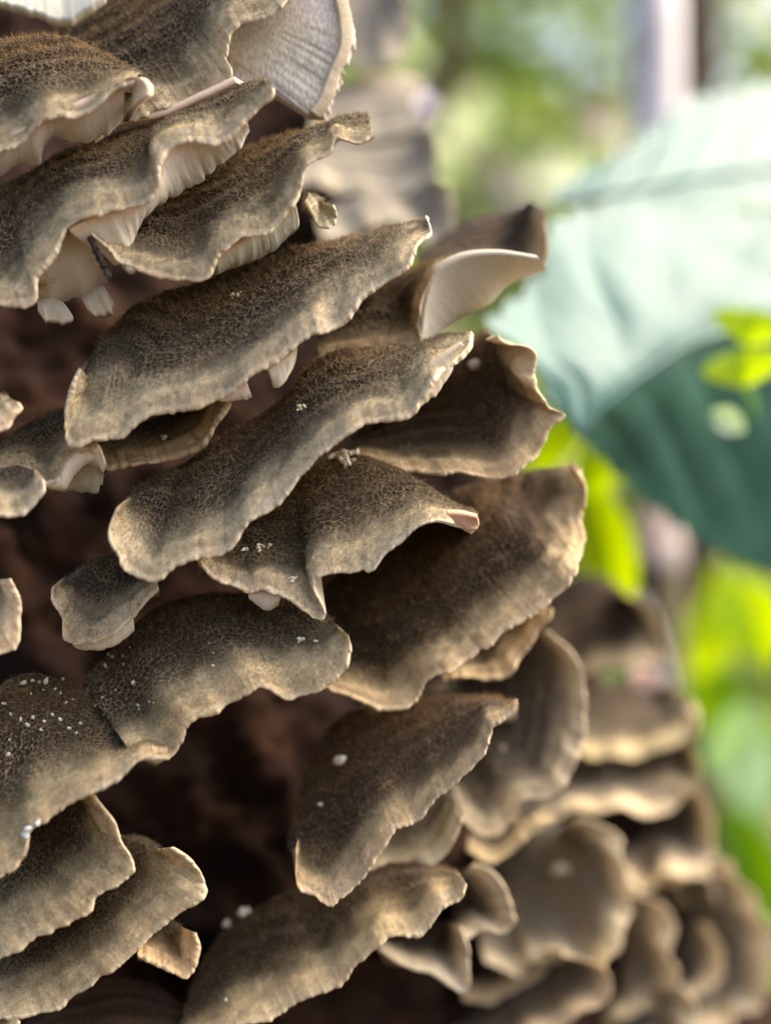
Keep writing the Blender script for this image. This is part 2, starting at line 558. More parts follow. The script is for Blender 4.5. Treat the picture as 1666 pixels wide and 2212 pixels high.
def bracket(key, label, rim, root, dr, dt, t=0.38, bulge=0.10, res=1.0, hair=130, tint=(1, 1, 1), ripple=0.5, comb=1.0,
            pores=(), band=None, back=0.016, name='bracket_fungus', group='bracket fungi growing up the log', pale=0.0, es=1.0):
    seed = sum(ord(c) for c in key) * 7 % 997
    rim3, root3 = pts3(rim, dr), pts3(root, dt)
    Lr = np.linalg.norm(np.diff(rim3, axis=0), axis=1).sum()
    Wd = np.linalg.norm(spline(rim3, 40) - spline(root3, 40), axis=1)
    step = 0.000105 / res
    nu = int(np.clip(Lr / step, 40, 420))
    nv = int(np.clip(np.percentile(Wd, 80) / step, 24, 200))
    rimc, rootc = spline(rim3, nu), spline(root3, nu)
    # ragged, finely scalloped rim
    s_rim = np.concatenate([[0], np.cumsum(np.linalg.norm(np.diff(rimc, axis=0), axis=1))]) / MM
    s_root = np.concatenate([[0], np.cumsum(np.linalg.norm(np.diff(rootc, axis=0), axis=1))]) / MM
    outw = nrm(rimc - rootc)
    zero = np.zeros_like(s_rim)
    rag = 0.20 * vnoise(s_rim / 1.3, zero + seed) + 0.10 * vnoise(s_rim / 0.42, zero + seed, 3) + 0.075 * vnoise(s_rim / .19, zero + seed, 5)
    rimc = rimc + outw * (rag * MM)[:, None]
    v = np.linspace(0, 1, nv) ** 0.85
    Vv = v[:, None]
    base = rootc[None] * (1 - Vv[..., None]) + rimc[None] * Vv[..., None]
    du = np.gradient(base, axis=1)
    dv = np.gradient(base, axis=0)
    n0 = nrm(np.cross(du, dv))
    if (n0[..., 1].mean() - n0[..., 2].mean()) > 0:
        n0 = -n0
    n0m = nrm(n0.mean(axis=0))
    # neighbours share a direction so that pinched folds stay clean
    ker = np.ones(31) / 31
    n0m = nrm(np.stack([np.convolve(np.pad(n0m[:, k], 15, mode='edge'), ker, 'valid') for k in range(3)], 1))
    wid = np.linalg.norm(rimc - rootc, axis=1)
    prof = Vv ** 0.6 * (1 - Vv ** 4)
    al = s_root[None] * (1 - Vv) + s_rim[None] * Vv
    T = base + n0m[None] * (bulge * 1.45 * wid[None] * prof)[..., None]
    # distance to the rim in mm
    rs = rimc[:: max(1, nu // 140)]
    flat = T.reshape(-1, 3).astype(np.float32)
    e2_ = (flat ** 2).sum(1)[:, None] + (rs ** 2).sum(1)[None] - 2 * flat @ rs.T.astype(np.float32)
    # float32 squares lose little here: everything lies within 0.3 m of the camera
    edge = np.sqrt(np.maximum(e2_.min(axis=1), 0)).reshape(nv, nu) / MM
    edge = np.minimum(edge, ((1 - Vv) * wid[None]) / MM + 0.0)
    edge0 = edge
    edge = edge * es
    # relief: radial folds, growth zones, honeycomb of matted hairs
    fold = ripple * 1.25 * vnoise(al / 2.5, edge * 0.10 + seed, 11) * smooth(9, 0.5, edge) + 0.05 * vnoise(al / 1.0, edge * 0.35 + seed, 12)
    zone = 0.10 * np.sin(edge * 3.3 + 2.0 * vnoise(al / 4, edge * .2, 13)) * smooth(0.6, 2.0, edge)
    vw = voro(al / 0.42 + 0.5 * vnoise(al * 1.3, edge0 * 1.3, 21), edge0 / 0.42 + 0.5 * vnoise(al * 1.3, edge0 * 1.3, 22), seed % 13)
    hmask = smooth(1.5, 2.8, edge + 0.7 * vnoise(al / 1.3, edge / 1.3, 31)) * (0.75 + 0.25 * vnoise(al / 2.5, edge / 2.5, 33))
    honey = comb * 0.17 * (1 - smooth(0.0, 0.40, vw)) * hmask
    wallc = hmask * np.clip(comb, 0, 1) * (0.7 + 0.45 * vnoise(al / 1.7, edge / 1.7, 35))
    lip = -0.07 * np.exp(-((edge - 0.40 - 0.15 * vnoise(al / 1.5, al * 0, 51)) / 0.16) ** 2) + 0.16 * np.exp(-((edge - 1.0) / 0.5) ** 2)
    tf = smooth(0, 2.2, wid / MM)[None]
    T = T + n0m[None] * ((fold * tf + (zone + honey + lip) * tf) * MM)[..., None]
    Nn = np.cross(np.gradient(T, axis=1), np.gradient(T, axis=0))
    Nn = nrm(Nn)
    flip = (Nn * n0m[None]).sum(-1).mean() < 0
    if flip:
        Nn = -Nn
    # hidden back that carries the cap into the log
    kb = np.clip(wid / (6 * MM), 0.03, 1)[:, None]
    bk = kb * (rootc / rootc[:, 1:2] * back + np.array((0, 0, -0.0012)))
    back_rows = [T[0] + bk * k for k in (1.0, 0.5, 0.15)]
    # rounded rim
    O = nrm(rimc - T[int(nv * 0.9)])
    Nr = nrm(n0m - (n0m * O).sum(1, keepdims=True) * O)
    h = t * MM / 2 * (0.75 + 0.25 * vnoise(s_rim / 2.0, zero + seed, 41)) * np.clip(wid / (2.5 * MM), 0.25, 1)
    C = T[-1] - Nr * h[:, None]
    rim_rows = [C + h[:, None] * (math.cos(a) * O + math.sin(a) * Nr) for a in np.linspace(R(65), R(-90), 7)]
    # underside
    und = []
    for k in np.linspace(0.05, 1, 9):
        p = rim_rows[-1] * (1 - k) + (rootc + bk) * k - Nr * (0.9 * t * MM * math.sin(k * math.pi / 2) * np.clip(wid / (4 * MM), 0.1, 1.5))[:, None]
        und.append(p)
    top = np.concatenate([np.stack(back_rows), T, np.stack(rim_rows)])
    ed_top = np.concatenate([np.repeat(edge[:1], 3, 0), edge, np.zeros((7, nu))])
    al_top = np.concatenate([np.repeat(al[:1], 3, 0), al, np.repeat(al[-1:], 7, 0)])
    wl_top = np.concatenate([np.repeat(wallc[:1], 3, 0), np.clip(wallc, 0, 1), np.zeros((7, nu))])
    ce_top = np.concatenate([np.repeat(vw[:1], 3, 0), vw, np.ones((7, nu))])
    nall = np.cross(np.gradient(top, axis=1), np.gradient(top, axis=0))
    nall = nrm(nall) * (-1 if flip else 1)
    # split at about 1.9 mm from the rim: dark cap, pale margin
    bw = band if band is not None else 1.9
    jcut = 3 + int(np.clip(np.searchsorted(-np.median(edge, axis=1), -bw), 4, nv - 4))
    anchor = T[int(nv * 0.5), nu // 2]
    th = empty(name, anchor, label, 'fungus', group)

    def piece(nm, r0, r1):
        g = top[r0:r1]
        fcs = grid_faces(r1 - r0, nu)
        if not flip:
            pass
        else:
            fcs = fcs[:, ::-1]
        me_ = new_mesh(nm, g.reshape(-1, 3), fcs, {'edge': ed_top[r0:r1], 'along': al_top[r0:r1], 'wall': wl_top[r0:r1], 'cell': ce_top[r0:r1]}, nall[r0:r1], M_CAP)
        ob = link(nm, me_, th)
        ob.color = (*tint, 1 - pale)
        return ob
    piece('cap', 0, jcut + 1)
    piece('margin', jcut, len(top))
    U = np.stack([rim_rows[-1]] + und)
    me_ = new_mesh('pore_surface', U.reshape(-1, 3), grid_faces(len(U), nu), {'edge': np.repeat(np.linspace(0.4, 6, len(U))[:, None], nu, 1),
                   'along': np.repeat(s_rim[None], len(U), 0)}, mat=M_PORE)
    ob = link('pore_surface', me_, th)
    ob.color = (.85, .82, .75, 1)
    SURF[key] = (T, Nn, th)
    # velvet
    if hair > 0:
        cell = np.linalg.norm(np.cross(np.diff(T, axis=1)[:-1], np.diff(T, axis=0)[:, :-1]), axis=-1)
        area = cell.sum() / MM ** 2
        n = int(min(area * hair * 3.0, 130000))
        cs = np.cumsum(cell.ravel())
        idx = np.searchsorted(cs, RNG.random(n) * cs[-1])
        idx = np.minimum(idx, len(cs) - 1)
        iv, iu = idx // (nu - 1), idx % (nu - 1)
        fu, fv = RNG.random(n)[:, None], RNG.random(n)[:, None]

        def bil(G):
            if G.ndim == 2:
                a, b = fu[:, 0], fv[:, 0]
            else:
                a, b = fu, fv
            return (G[iv, iu] * (1 - a) + G[iv, iu + 1] * a) * (1 - b) + (G[iv + 1, iu] * (1 - a) + G[iv + 1, iu + 1] * a) * b
        hw, he, hm = bil(vw), bil(edge), bil(hmask)
        wall = 1 - smooth(0.02, 0.15, hw)
        pr = hm * (0.0 + 1.0 * wall) + (1 - hm) * 0.6
        keep = RNG.random(n) < pr * 0.85
        iv, iu, fu, fv = iv[keep], iu[keep], fu[keep], fv[keep]
        hw, he, hm = hw[keep], he[keep], hm[keep]
        n = len(iv)
        p, nn = bil(T), nrm(bil(Nn))
        od = nrm((T[-1] - T[0])[iu])
        # hairs of one matted wall lean the same way
        cl = np.stack([vnoise(p[:, 0] * 2600, p[:, 2] * 2600, q) for q in (61, 62, 63)], 1)
        tuft = RNG.random(n) < 0.14 * smooth(2.0, 4.0, he)
        lean = (0.25 * hm + 1.0 * (1 - hm))[:, None]
        d = nrm(nn + od * lean + cl * (0.75 * hm + 0.15)[:, None] + RNG.normal(size=(n, 3)) * (0.30 * hm + 0.18)[:, None])
        ln = (0.21 * hm + 0.22 * (1 - hm)) * (0.6 + 0.9 * RNG.random(n))
        ln = ln * (1 + 0.6 * smooth(5, 9, he)) * np.where(tuft, 1.7, 1.0)
        wdt = np.where(tuft, 0.052, 0.036) * (0.7 + 0.6 * RNG.random(n))
        sd = nrm(np.cross(d, RNG.normal(size=(n, 3))))
        p0 = p - nn * (0.01 * MM)
        a = p0 - sd * (wdt * MM)[:, None] * 0.5
        b = p0 + sd * (wdt * MM)[:, None] * 0.5
        c = p0 + d * (ln * MM)[:, None]
        Vh = np.stack([a, b, c], 1).reshape(-1, 3)
        tone = np.repeat(np.clip(0.42 + 0.26 * RNG.normal(size=n) + 0.25 * tuft + 0.25 * cl[:, 0], 0, 1), 3)
        me_ = new_mesh('velvet', Vh, np.arange(3 * n).reshape(-1, 3), {'edge': np.repeat(he, 3), 'tone': tone}, mat=M_HAIR, smooth_shade=False)
        ob = link('velvet', me_, th)
        ob['kind'] = 'stuff'
        ob.color = (*tint, 1 - pale)
    for pr_ in pores:
        flap(th, *pr_)
    return th


def flap(th, A, B, dA, dB, nm='pore_surface', mat=None, tint=(1, 1, 1), bulge=0.08, teeth=1.0, thick=0.5, e0=0.0, jag=0.35, es=1.0):
    """a visible piece of the pale underside between its rim line A and its ragged end B"""
    A3, B3 = pts3(A, dA), pts3(B, dB)
    L = max(np.linalg.norm(np.diff(A3, axis=0), axis=1).sum(), np.linalg.norm(np.diff(B3, axis=0), axis=1).sum())
    W = np.linalg.norm(spline(A3, 30) - spline(B3, 30), axis=1).max()
    nu = int(np.clip(L / 0.00009, 24, 340))
    nv = int(np.clip(W / 0.00014, 10, 90))
    a, b = spline(A3, nu), spline(B3, nu)
    s = np.linspace(0, L / MM, nu)
    z0 = np.zeros(nu)
    dirn = nrm(b - a)
    b = b + dirn * (jag * MM * (vnoise(s / 0.35, z0 + L * 1e4, 2) + 0.8 * vnoise(s / 0.9, z0 + L * 1e4, 4)))[:, None]
    v = np.linspace(0, 1, nv)[:, None]
    G = a[None] * (1 - v[..., None]) + b[None] * v[..., None]
    n0 = nrm(np.cross(np.gradient(G, axis=1), np.gradient(G, axis=0)))
    n0 = np.where((n0[..., 1:2] > 0), -n0, n0)
    n0 = nrm(n0.mean(axis=(0, 1)))
    wid = np.linalg.norm(b - a, axis=1)
    rid = 0.02 * teeth * vnoise(s[None] / 0.20 + 0.6 * vnoise(s[None] / 2, v * 2, 7), v * 2.2 + 3, 6) + 0.03 * teeth * vnoise(s[None] / 0.6, v * 1.5, 8)
    G = G + n0 * (bulge * wid[None] * np.sin(v * math.pi) + rid * MM * np.minimum(1, 4 * v + .2))[..., None]
    B2 = G - n0 * (thick * MM) * np.array(1.0)
    V = np.concatenate([G.reshape(-1, 3), B2.reshape(-1, 3)])
    n1 = nv * nu
    F = [grid_faces(nv, nu), grid_faces(nv, nu, n1)[:, ::-1]]
    j = np.arange(nu - 1)
    F.append(np.stack([j, j + n1, j + 1 + n1, j + 1], 1))
    k = (nv - 1) * nu + j
    F.append(np.stack([k, k + 1, k + 1 + n1, k + n1], 1))
    i = np.arange(nv - 1) * nu
    F.append(np.stack([i, i + nu, i + nu + n1, i + n1], 1))
    i = i + nu - 1
    F.append(np.stack([i, i + n1, i + nu + n1, i + nu], 1))
    ed = np.concatenate([(v * wid[None] / MM * es + e0).ravel()] * 2)
    al = np.concatenate([np.repeat(s[None], nv, 0).ravel()] * 2)
    ob = link(nm, new_mesh(nm, V, np.concatenate(F), {'edge': ed, 'along': al}, mat=mat or M_PORE), th)
    ob.color = tint if len(tint) == 4 else (*tint, 1)
    return ob


CAPLIKE = dict(mat=M_CAP)
GREY = (.95, 1.0, 1.0)

bracket('b2', 'broad dark bracket at the top with a scalloped cream rim', [(200, 300), (258, 272), (300, 257), (383, 222), (467, 182), (490, 140), (480, 115), (497, 73), (555, 30), (600, 0), (640, -40)],
        [(100, 140), (130, 60), (190, 0), (280, -60), (380, -80), (480, -90), (560, -100)], .1035, .113, t=.5,
        pores=[([(250, 268), (350, 250), (440, 210), (510, 178)], [(255, 294), (330, 274), (400, 252), (475, 227), (545, 192)], .1035, .1055)], es=.85)
bracket('b3', 'uppermost left bracket with a curled pink lip and white fringe below', [(-40, 325), (0, 305), (60, 277), (130, 247), (200, 217), (236, 195), (258, 177), (292, 166)],
        [(-40, 100), (0, 85), (80, 76), (150, 84), (230, 118), (285, 150), (318, 182)], .097, .104, t=.5, bulge=.06,
        pores=[([(-40, 325), (0, 305), (60, 277), (130, 247), (200, 217), (236, 197), (268, 198)],
                [(-40, 395), (0, 378), (40, 358), (86, 350), (92, 324), (125, 300), (165, 313), (225, 290), (262, 268)], .0975, .1005),
               ([(250, 182), (275, 168), (300, 168), (316, 186), (317, 206)], [(256, 188), (273, 190), (285, 205), (284, 232), (264, 264)], .0968, .0985, 'curled_lip', M_CAP, (1.1, 1, .95), .1, .5, .5, 0.0, .05)], es=.85)
bracket('b4', 'two lobed upper left bracket with white gills torn open below its rim',
        [(-40, 660), (20, 660), (75, 655), (82, 600), (100, 555), (130, 515), (200, 470), (300, 440), (345, 400), (355, 350), (385, 312), (470, 293), (530, 268), (575, 235), (598, 215), (598, 195)],
        [(-40, 430), (0, 400), (80, 365), (160, 318), (280, 285), (400, 245), (480, 212), (540, 185), (585, 180)], .0972, .105, t=.5, bulge=.08,
        pores=[([(150, 500), (200, 471), (300, 441), (345, 402), (355, 352), (385, 313), (470, 294), (535, 268)],
                [(215, 540), (250, 572), (290, 560), (292, 510), (318, 465), (430, 388), (520, 316), (534, 286)], .0975, .1015)], es=.85)
bracket('b5', 'oval dark bracket in the upper middle with a pale pink hooked left margin',
        [(200, 500), (225, 525), (250, 557), (290, 582), (350, 602), (400, 608), (450, 600), (475, 555), (560, 490), (640, 435), (655, 400), (668, 362), (715, 330), (727, 300), (770, 297), (803, 277)],
        [(282, 545), (294, 500), (318, 470), (380, 415), (430, 378), (520, 325), (600, 296), (680, 277), (760, 258), (797, 258)], .0985, .107, bulge=.06,
        pores=[([(465, 566), (520, 525), (560, 494), (640, 444)], [(462, 592), (520, 574), (585, 545), (640, 498)], .0998, .105, 'pore_surface', None, (.8, .86, .82))], es=.85)
bracket('b6', 'long velvety bracket across the centre reaching up right to a double lipped tip',
        [(176, 800), (142, 860), (133, 910), (150, 972), (185, 970), (240, 945), (300, 910), (380, 890), (480, 855), (600, 790), (660, 740), (730, 690), (770, 630), (830, 590), (870, 560), (897, 522, .1000), (932, 502, .1015), (932, 475, .1025)],
        [(180, 800), (210, 745), (250, 700), (310, 650), (420, 612), (540, 570), (640, 535), (780, 508), (850, 482), (920, 462, .104)], .0985, .1065, t=.5, bulge=.07,
        pores=[([(578, 797), (610, 778), (642, 752)], [(592, 838), (606, 836), (630, 800)], .099, .100, 'torn_flap', None, (1, .97, .9), .1, 1, .3, .5, .1),
               ([(470, 864), (500, 850), (535, 832)], [(495, 866), (520, 866), (543, 856)], .099, .100, 'torn_flap', None, (1, .97, .95), .1, 1, .3, .5, .2)], es=.85)
bracket('b7', 'small dark brown bracket tucked under the long central one', [(205, 985), (235, 1003), (290, 1000), (380, 977), (450, 937), (478, 890), (485, 860)],
        [(215, 960), (260, 925), (340, 890), (420, 860), (470, 845)], .1035, .109, tint=(.75, .68, .6), t=.6, comb=.5, ripple=.18)
bracket('b8', 'small dark bracket at left edge with a rolled white rim', [(-10, 1010), (60, 1005), (100, 1042), (122, 1030), (150, 992), (185, 968), (212, 972)],
        [(5, 985), (40, 930), (100, 895), (140, 885), (200, 900)], .1, .107, t=.6, tint=(.9, .85, .8),
        pores=[([(98, 1044), (125, 1032), (150, 994), (185, 968), (212, 970), (228, 1005)], [(110, 1058), (140, 1058), (160, 1030), (185, 1005), (205, 1000), (222, 1022)], .1, .101, 'rolled_rim', None, (1, .95, .88), .15, .5, .6, .6, .05),
               ([(130, 1060), (160, 1030), (190, 1002), (222, 1015)], [(140, 1064), (180, 1060), (205, 1058), (226, 1030)], .1025, .1035, 'pore_surface', None, (.5, .5, .42))], ripple=.18)
bracket('b8b', 'greyish bracket lip at left edge under the rolled white rim', [(-30, 1120), (0, 1112), (20, 1105), (60, 1085), (95, 1062), (97, 1040)],
        [(-30, 1000), (0, 990), (40, 995), (75, 1015)], .0965, .102, tint=(1.3, 1.3, 1.3), t=.5, comb=.4)
bracket('b9', 'tiny pale bracket tip poking in at left edge', [(-30, 940), (0, 930), (22, 918), (28, 895), (42, 880), (36, 868)], [(-30, 860), (0, 850), (20, 855)], .097, .1, tint=(1.4, 1.3, 1.2), hair=60, ripple=.18)
bracket('b10', 'second long central bracket with an upturned pale lip near its tip',
        [(258, 1090), (244, 1130), (262, 1180), (266, 1215), (282, 1240), (332, 1263), (347, 1260), (380, 1225), (440, 1195), (500, 1160), (560, 1100), (620, 1040), (660, 1000), (720, 960), (770, 935), (840, 902), (882, 886), (898, 850), (925, 802), (962, 768, .0998), (1012, 738, .101), (1020, 718, .102)],
        [(265, 1085), (330, 1030), (420, 990), (480, 942), (560, 900), (630, 845), (680, 785), (740, 757), (830, 747), (900, 745), (960, 723), (1015, 708, .1035)], .0983, .1065, t=.5, bulge=.07,
        pores=[([(1002, 744), (965, 768), (926, 802), (899, 850), (882, 886)], [(984, 762), (978, 800), (955, 838), (920, 872), (886, 894)], .0993, .1003, 'pore_surface', None, (.95, .9, .78), .1, .8, .5, .5, .1)], es=.85)
bracket('b11', 'dark bracket right of centre folding up to show a smooth grey underside',
        [(690, 770), (760, 755), (830, 745), (905, 745), (912, 705), (925, 640), (945, 592), (1000, 560)],
        [(690, 690), (720, 650), (780, 618), (850, 592), (900, 578), (950, 565), (1000, 552)], .107, .115, hair=80, bulge=.05, tint=(.8, .74, .68),
        pores=[([(911, 735), (925, 640), (945, 592), (1000, 558), (1080, 550), (1168, 562)], [(918, 740), (985, 695), (1060, 657), (1095, 620), (1140, 595), (1172, 580)], .1068, .112, 'pore_surface', None, (.62, .6, .55), .12, .4, .6, 1.0, .05)])
bracket('b12', 'dark blurred bracket behind the grey fold beside the glossy leaf', [(940, 610), (1050, 596), (1120, 584), (1165, 562), (1178, 510), (1182, 458)],
        [(900, 560), (940, 525), (1000, 488), (1080, 462), (1150, 448)], .119, .130, hair=0, res=.6, tint=(.75, .68, .6))
bracket('b13', 'brown bracket with saw edged right side in front of the leaf',
        [(780, 1000), (870, 1012), (930, 1022), (990, 1032), (1060, 1028), (1115, 1022), (1155, 985), (1162, 955), (1180, 920), (1210, 892), (1186, 880), (1178, 855), (1150, 800), (1140, 750), (1110, 738), (1080, 722)],
        [(760, 950), (820, 890), (900, 810), (980, 760), (1030, 725), (1060, 708)], .107, .1165, hair=60, tint=(1,.93,.84), bulge=.06, comb=.5)
bracket('b14', 'honeycombed middle bracket with a pinched fold and pink pointed tip',
        [(425, 1215), (450, 1245), (500, 1268), (540, 1287), (565, 1278), (600, 1285), (650, 1310), (684, 1330), (694, 1318), (682, 1268), (695, 1242), (750, 1232), (800, 1215), (830, 1180), (860, 1150), (900, 1117), (960, 1106), (1034, 1125)],
        [(430, 1200), (480, 1165), (560, 1110), (620, 1055), (680, 1008), (740, 985), (800, 986), (860, 1010), (920, 1045), (980, 1082), (1025, 1108)], .0998, .1065, bulge=.07,
        pores=[([(966, 1110), (1000, 1112), (1032, 1120)], [(1005, 1146), (1020, 1152), (1036, 1134)], .0990, .1002, 'pore_surface', None, (1, .72, .6), .05, .6, .4, .1, .15),
               ([(536, 1288), (565, 1279), (606, 1290)], [(545, 1298), (574, 1320), (602, 1306)], .1003, .1012, 'pore_surface', None, (1, 1, .98), .1, 1, .3, .8, .1)], es=.85)
bracket('b15', 'broad bracket with thick rounded tan right end below the pinched fold',
        [(300, 1645), (357, 1627), (375, 1600), (400, 1570), (450, 1540), (500, 1515), (570, 1490), (620, 1490), (690, 1475), (745, 1432), (752, 1395), (735, 1355)],
        [(180, 1470), (240, 1405), (290, 1350), (350, 1308), (420, 1288), (500, 1280), (600, 1295), (690, 1322), (725, 1345)], .099, .1065, t=.55, bulge=.08, es=.72, tint=(1.05,1.0,.9))
bracket('b16', 'small shaggy bracket with white lower edge in the dark hollow', [(118, 1262), (115, 1290), (130, 1335), (142, 1380), (180, 1386), (240, 1362), (285, 1330), (300, 1310), (342, 1268)],
        [(140, 1255), (180, 1220), (240, 1200), (300, 1220), (345, 1260)], .101, .107, tint=(.95, .92, .9),
        pores=[([(148, 1380), (185, 1384), (240, 1362), (287, 1330)], [(165, 1403), (195, 1405), (242, 1397), (290, 1362)], .1016, .1022, 'pore_surface', None, (1, .98, .9), .1, .6, .4, .8, .1)], ripple=.18)
bracket('b17', 'pale lobed bracket cut by left edge beside the dark hollow', [(-30, 1425), (0, 1415), (25, 1400), (40, 1350), (40, 1290), (15, 1250)], [(-40, 1240), (-20, 1235), (0, 1238)], .098, .102, tint=(1.3, 1.2, 1.1), hair=50, comb=.3, ripple=.18)
bracket('b18', 'lower left bracket strewn with rows of white specks', [(-40, 1920), (0, 1890), (55, 1840), (70, 1790), (110, 1760), (180, 1720), (250, 1672), (310, 1640), (357, 1643)],
        [(-40, 1500), (0, 1478), (60, 1455), (130, 1470), (195, 1495), (260, 1550), (335, 1612)], .0965, .105, t=.5, bulge=.05, es=.72, tint=(1.05,1.0,.9))
bracket('b19', 'squarish tan rimmed bracket directly under the specked one', [(-40, 2080), (0, 2060), (60, 2030), (150, 1980), (185, 1955), (195, 1932), (240, 1905), (267, 1880), (245, 1810), (222, 1755), (195, 1718)],
        [(-40, 1920), (30, 1850), (90, 1790), (150, 1735), (185, 1715)], .0985, .105, t=.5, es=.72, tint=(1.05,1.0,.9))
bracket('b20', 'bracket with hairy upper edge spreading right at lower left', [(-40, 2205), (0, 2192), (100, 2172), (200, 2130), (270, 2085), (310, 2040), (370, 1982), (422, 1945), (434, 1920), (405, 1872), (355, 1832)],
        [(-40, 2090), (60, 2020), (150, 1960), (205, 1890), (245, 1812), (300, 1806), (350, 1828)], .1005, .1075, t=.55, es=.72, tint=(1.05,1.0,.9))
bracket('b21', 'small pale tongue shaped bracket hanging under the hairy edged one', [(298, 2052), (350, 2088), (400, 2112), (418, 2098), (418, 2050), (405, 2008)],
        [(305, 2035), (330, 2005), (370, 1988), (398, 2000)], .1045, .109, tint=(1.3, 1.15, 1.0), hair=60, comb=.2, t=.55, ripple=.18)
bracket('b22', 'orange tinted bracket corner at the bottom left', [(-20, 2250), (20, 2250), (36, 2200)], [(-20, 2196), (10, 2192), (30, 2192)], .1, .104, tint=(1.3, 1.1, .9), hair=0)
bracket('b22b', 'dark brown bracket filling the bottom edge left of the pale tongue', [(60, 2300), (200, 2290), (300, 2280), (420, 2250)], [(60, 2200), (150, 2140), (250, 2118), (340, 2135), (400, 2185)], .109, .117, tint=(.75, .6, .5), hair=40, comb=.4)
bracket('b23', 'largest brown bracket right of centre with broad wavy pale rim',
        [(650, 1475), (690, 1482), (750, 1507), (820, 1532), (865, 1530), (890, 1510), (912, 1470), (960, 1455), (1010, 1420), (1060, 1372), (1110, 1332), (1180, 1290), (1237, 1230), (1262, 1180, .112), (1257, 1110, .113), (1271, 1060, .113), (1258, 1014, .114)],
        [(630, 1420), (670, 1310), (750, 1220), (850, 1140), (960, 1070), (1080, 1030), (1180, 1012), (1240, 1004)], .108, .117, hair=60, tint=(1,.93,.84), bulge=.05, comb=.6, t=.5)
bracket('b24', 'small tan bracket peeping from under the large brown one', [(960, 1475), (1010, 1447), (1085, 1470), (1120, 1422), (1165, 1370), (1177, 1305)], [(990, 1440), (1050, 1375), (1110, 1330), (1160, 1295)], .115, .121, hair=0, res=.7, tint=(1.1, .98, .85))
bracket('b25', 'grey fan shaped bracket with a pale scalloped right rim', [(930, 1690), (965, 1700), (1000, 1765), (1047, 1797), (1110, 1770), (1122, 1732), (1190, 1722), (1232, 1660), (1247, 1600), (1252, 1500), (1240, 1430), (1190, 1360)],
        [(880, 1600), (920, 1500), (1000, 1450), (1080, 1400), (1150, 1360)], .123, .134, hair=0, res=.7, tint=(1,.98,.94), pale=0.15)
bracket('b26', 'lower middle bracket shaped like a shield with a notched top right tip',
        [(635, 1840), (645, 1910), (680, 1940), (716, 1957), (742, 1930), (795, 1888), (830, 1830), (880, 1772), (940, 1722), (990, 1692), (1042, 1650), (1067, 1600), (1060, 1560), (1122, 1532)],
        [(630, 1800), (642, 1730), (667, 1650), (700, 1585), (760, 1535), (880, 1512), (1000, 1502), (1065, 1508), (1112, 1522)], .105, .1135, hair=80, tint=(.95, .88, .8), bulge=.05, comb=.6)
bracket('b26b', 'olive grey bracket underside between the shield shaped and bottom brackets', [(800, 1900), (850, 1885), (930, 1872), (965, 1850), (1000, 1765)], [(800, 1810), (880, 1740), (960, 1690), (985, 1690)], .114, .120, hair=0, res=.6, tint=(1,1,.9), pale=0.3)
bracket('b27', 'wide bottom bracket with a broad buff rim running to the lower edge', [(400, 2270), (480, 2237), (540, 2214), (600, 2190), (680, 2142), (740, 2110), (800, 2060), (850, 2030), (900, 2000), (950, 1975), (990, 1950), (1003, 1900)],
        [(415, 2140), (445, 2070), (490, 2000), (560, 1960), (640, 1920), (720, 1895), (850, 1860), (940, 1868), (985, 1885)], .106, .1155, hair=60, tint=(1.05, .98, .85), bulge=.06, comb=.6, t=.55, es=.72)
bracket('b28', 'thin crescent bracket edge behind the wide bottom bracket', [(1000, 2020), (1045, 2002), (1090, 2012), (1107, 1995), (1090, 1940), (1050, 1890), (1010, 1878)], [(975, 1960), (980, 1910), (985, 1885), (1000, 1878)], .119, .126, hair=0, res=.7)
bracket('b28b', 'triangular bracket point below the crescent edge', [(820, 2058), (900, 2079), (960, 2112), (1003, 2137), (1008, 2060), (990, 1998)], [(840, 2050), (900, 2010), (960, 1990), (985, 1988)], .118, .124, hair=0, res=.7)
bracket('b29', 'blurred squarish bracket at lower right with one pale bump on it', [(1050, 2080), (1180, 2085), (1300, 2084), (1340, 2060), (1353, 2000), (1357, 1900), (1350, 1825), (1300, 1785), (1245, 1765)],
        [(1050, 1960), (1065, 1860), (1110, 1810), (1160, 1790), (1230, 1770)], .135, .148, hair=0, res=.6, tint=(1,.98,.92), ripple=1.0, pale=0.2)
bracket('b30', 'narrow blurred bracket right of the squarish one', [(1300, 2220), (1380, 2210), (1415, 2180), (1442, 2120), (1452, 2050), (1432, 1970), (1380, 1915)], [(1320, 2120), (1330, 2050), (1340, 1960), (1360, 1920)], .147, .158, hair=0, res=.5, tint=(1,.95,.88), ripple=1.0, pale=0.2)
bracket('b31', 'blurred bracket with dark reddish centre at the bottom edge', [(1000, 2300), (1150, 2270), (1210, 2214), (1275, 2180), (1302, 2115), (1280, 2082), (1220, 2045)], [(960, 2210), (1030, 2120), (1110, 2070), (1190, 2045)], .131, .145, hair=0, res=.5, tint=(1,.88,.78), ripple=1.0, pale=0.1)
bracket('b32', 'blurred pinkish bracket edge in the lower right corner area', [(1260, 2300), (1400, 2310), (1490, 2260), (1502, 2195), (1450, 2135)], [(1260, 2250), (1300, 2190), (1360, 2155), (1420, 2145)], .142, .155, hair=0, res=.5, tint=(1,.95,.88), ripple=1.0, pale=0.3)
bracket('b33', 'rightmost blurred bracket fan at the lower right edge', [(1420, 2290), (1520, 2240), (1600, 2195), (1650, 2130), (1664, 2060), (1640, 1990), (1600, 1920), (1550, 1860)], [(1390, 2140), (1400, 2020), (1440, 1940), (1510, 1880)], .155, .172, hair=0, res=.4, tint=(1,.95,.85), ripple=1.0, pale=0.22)
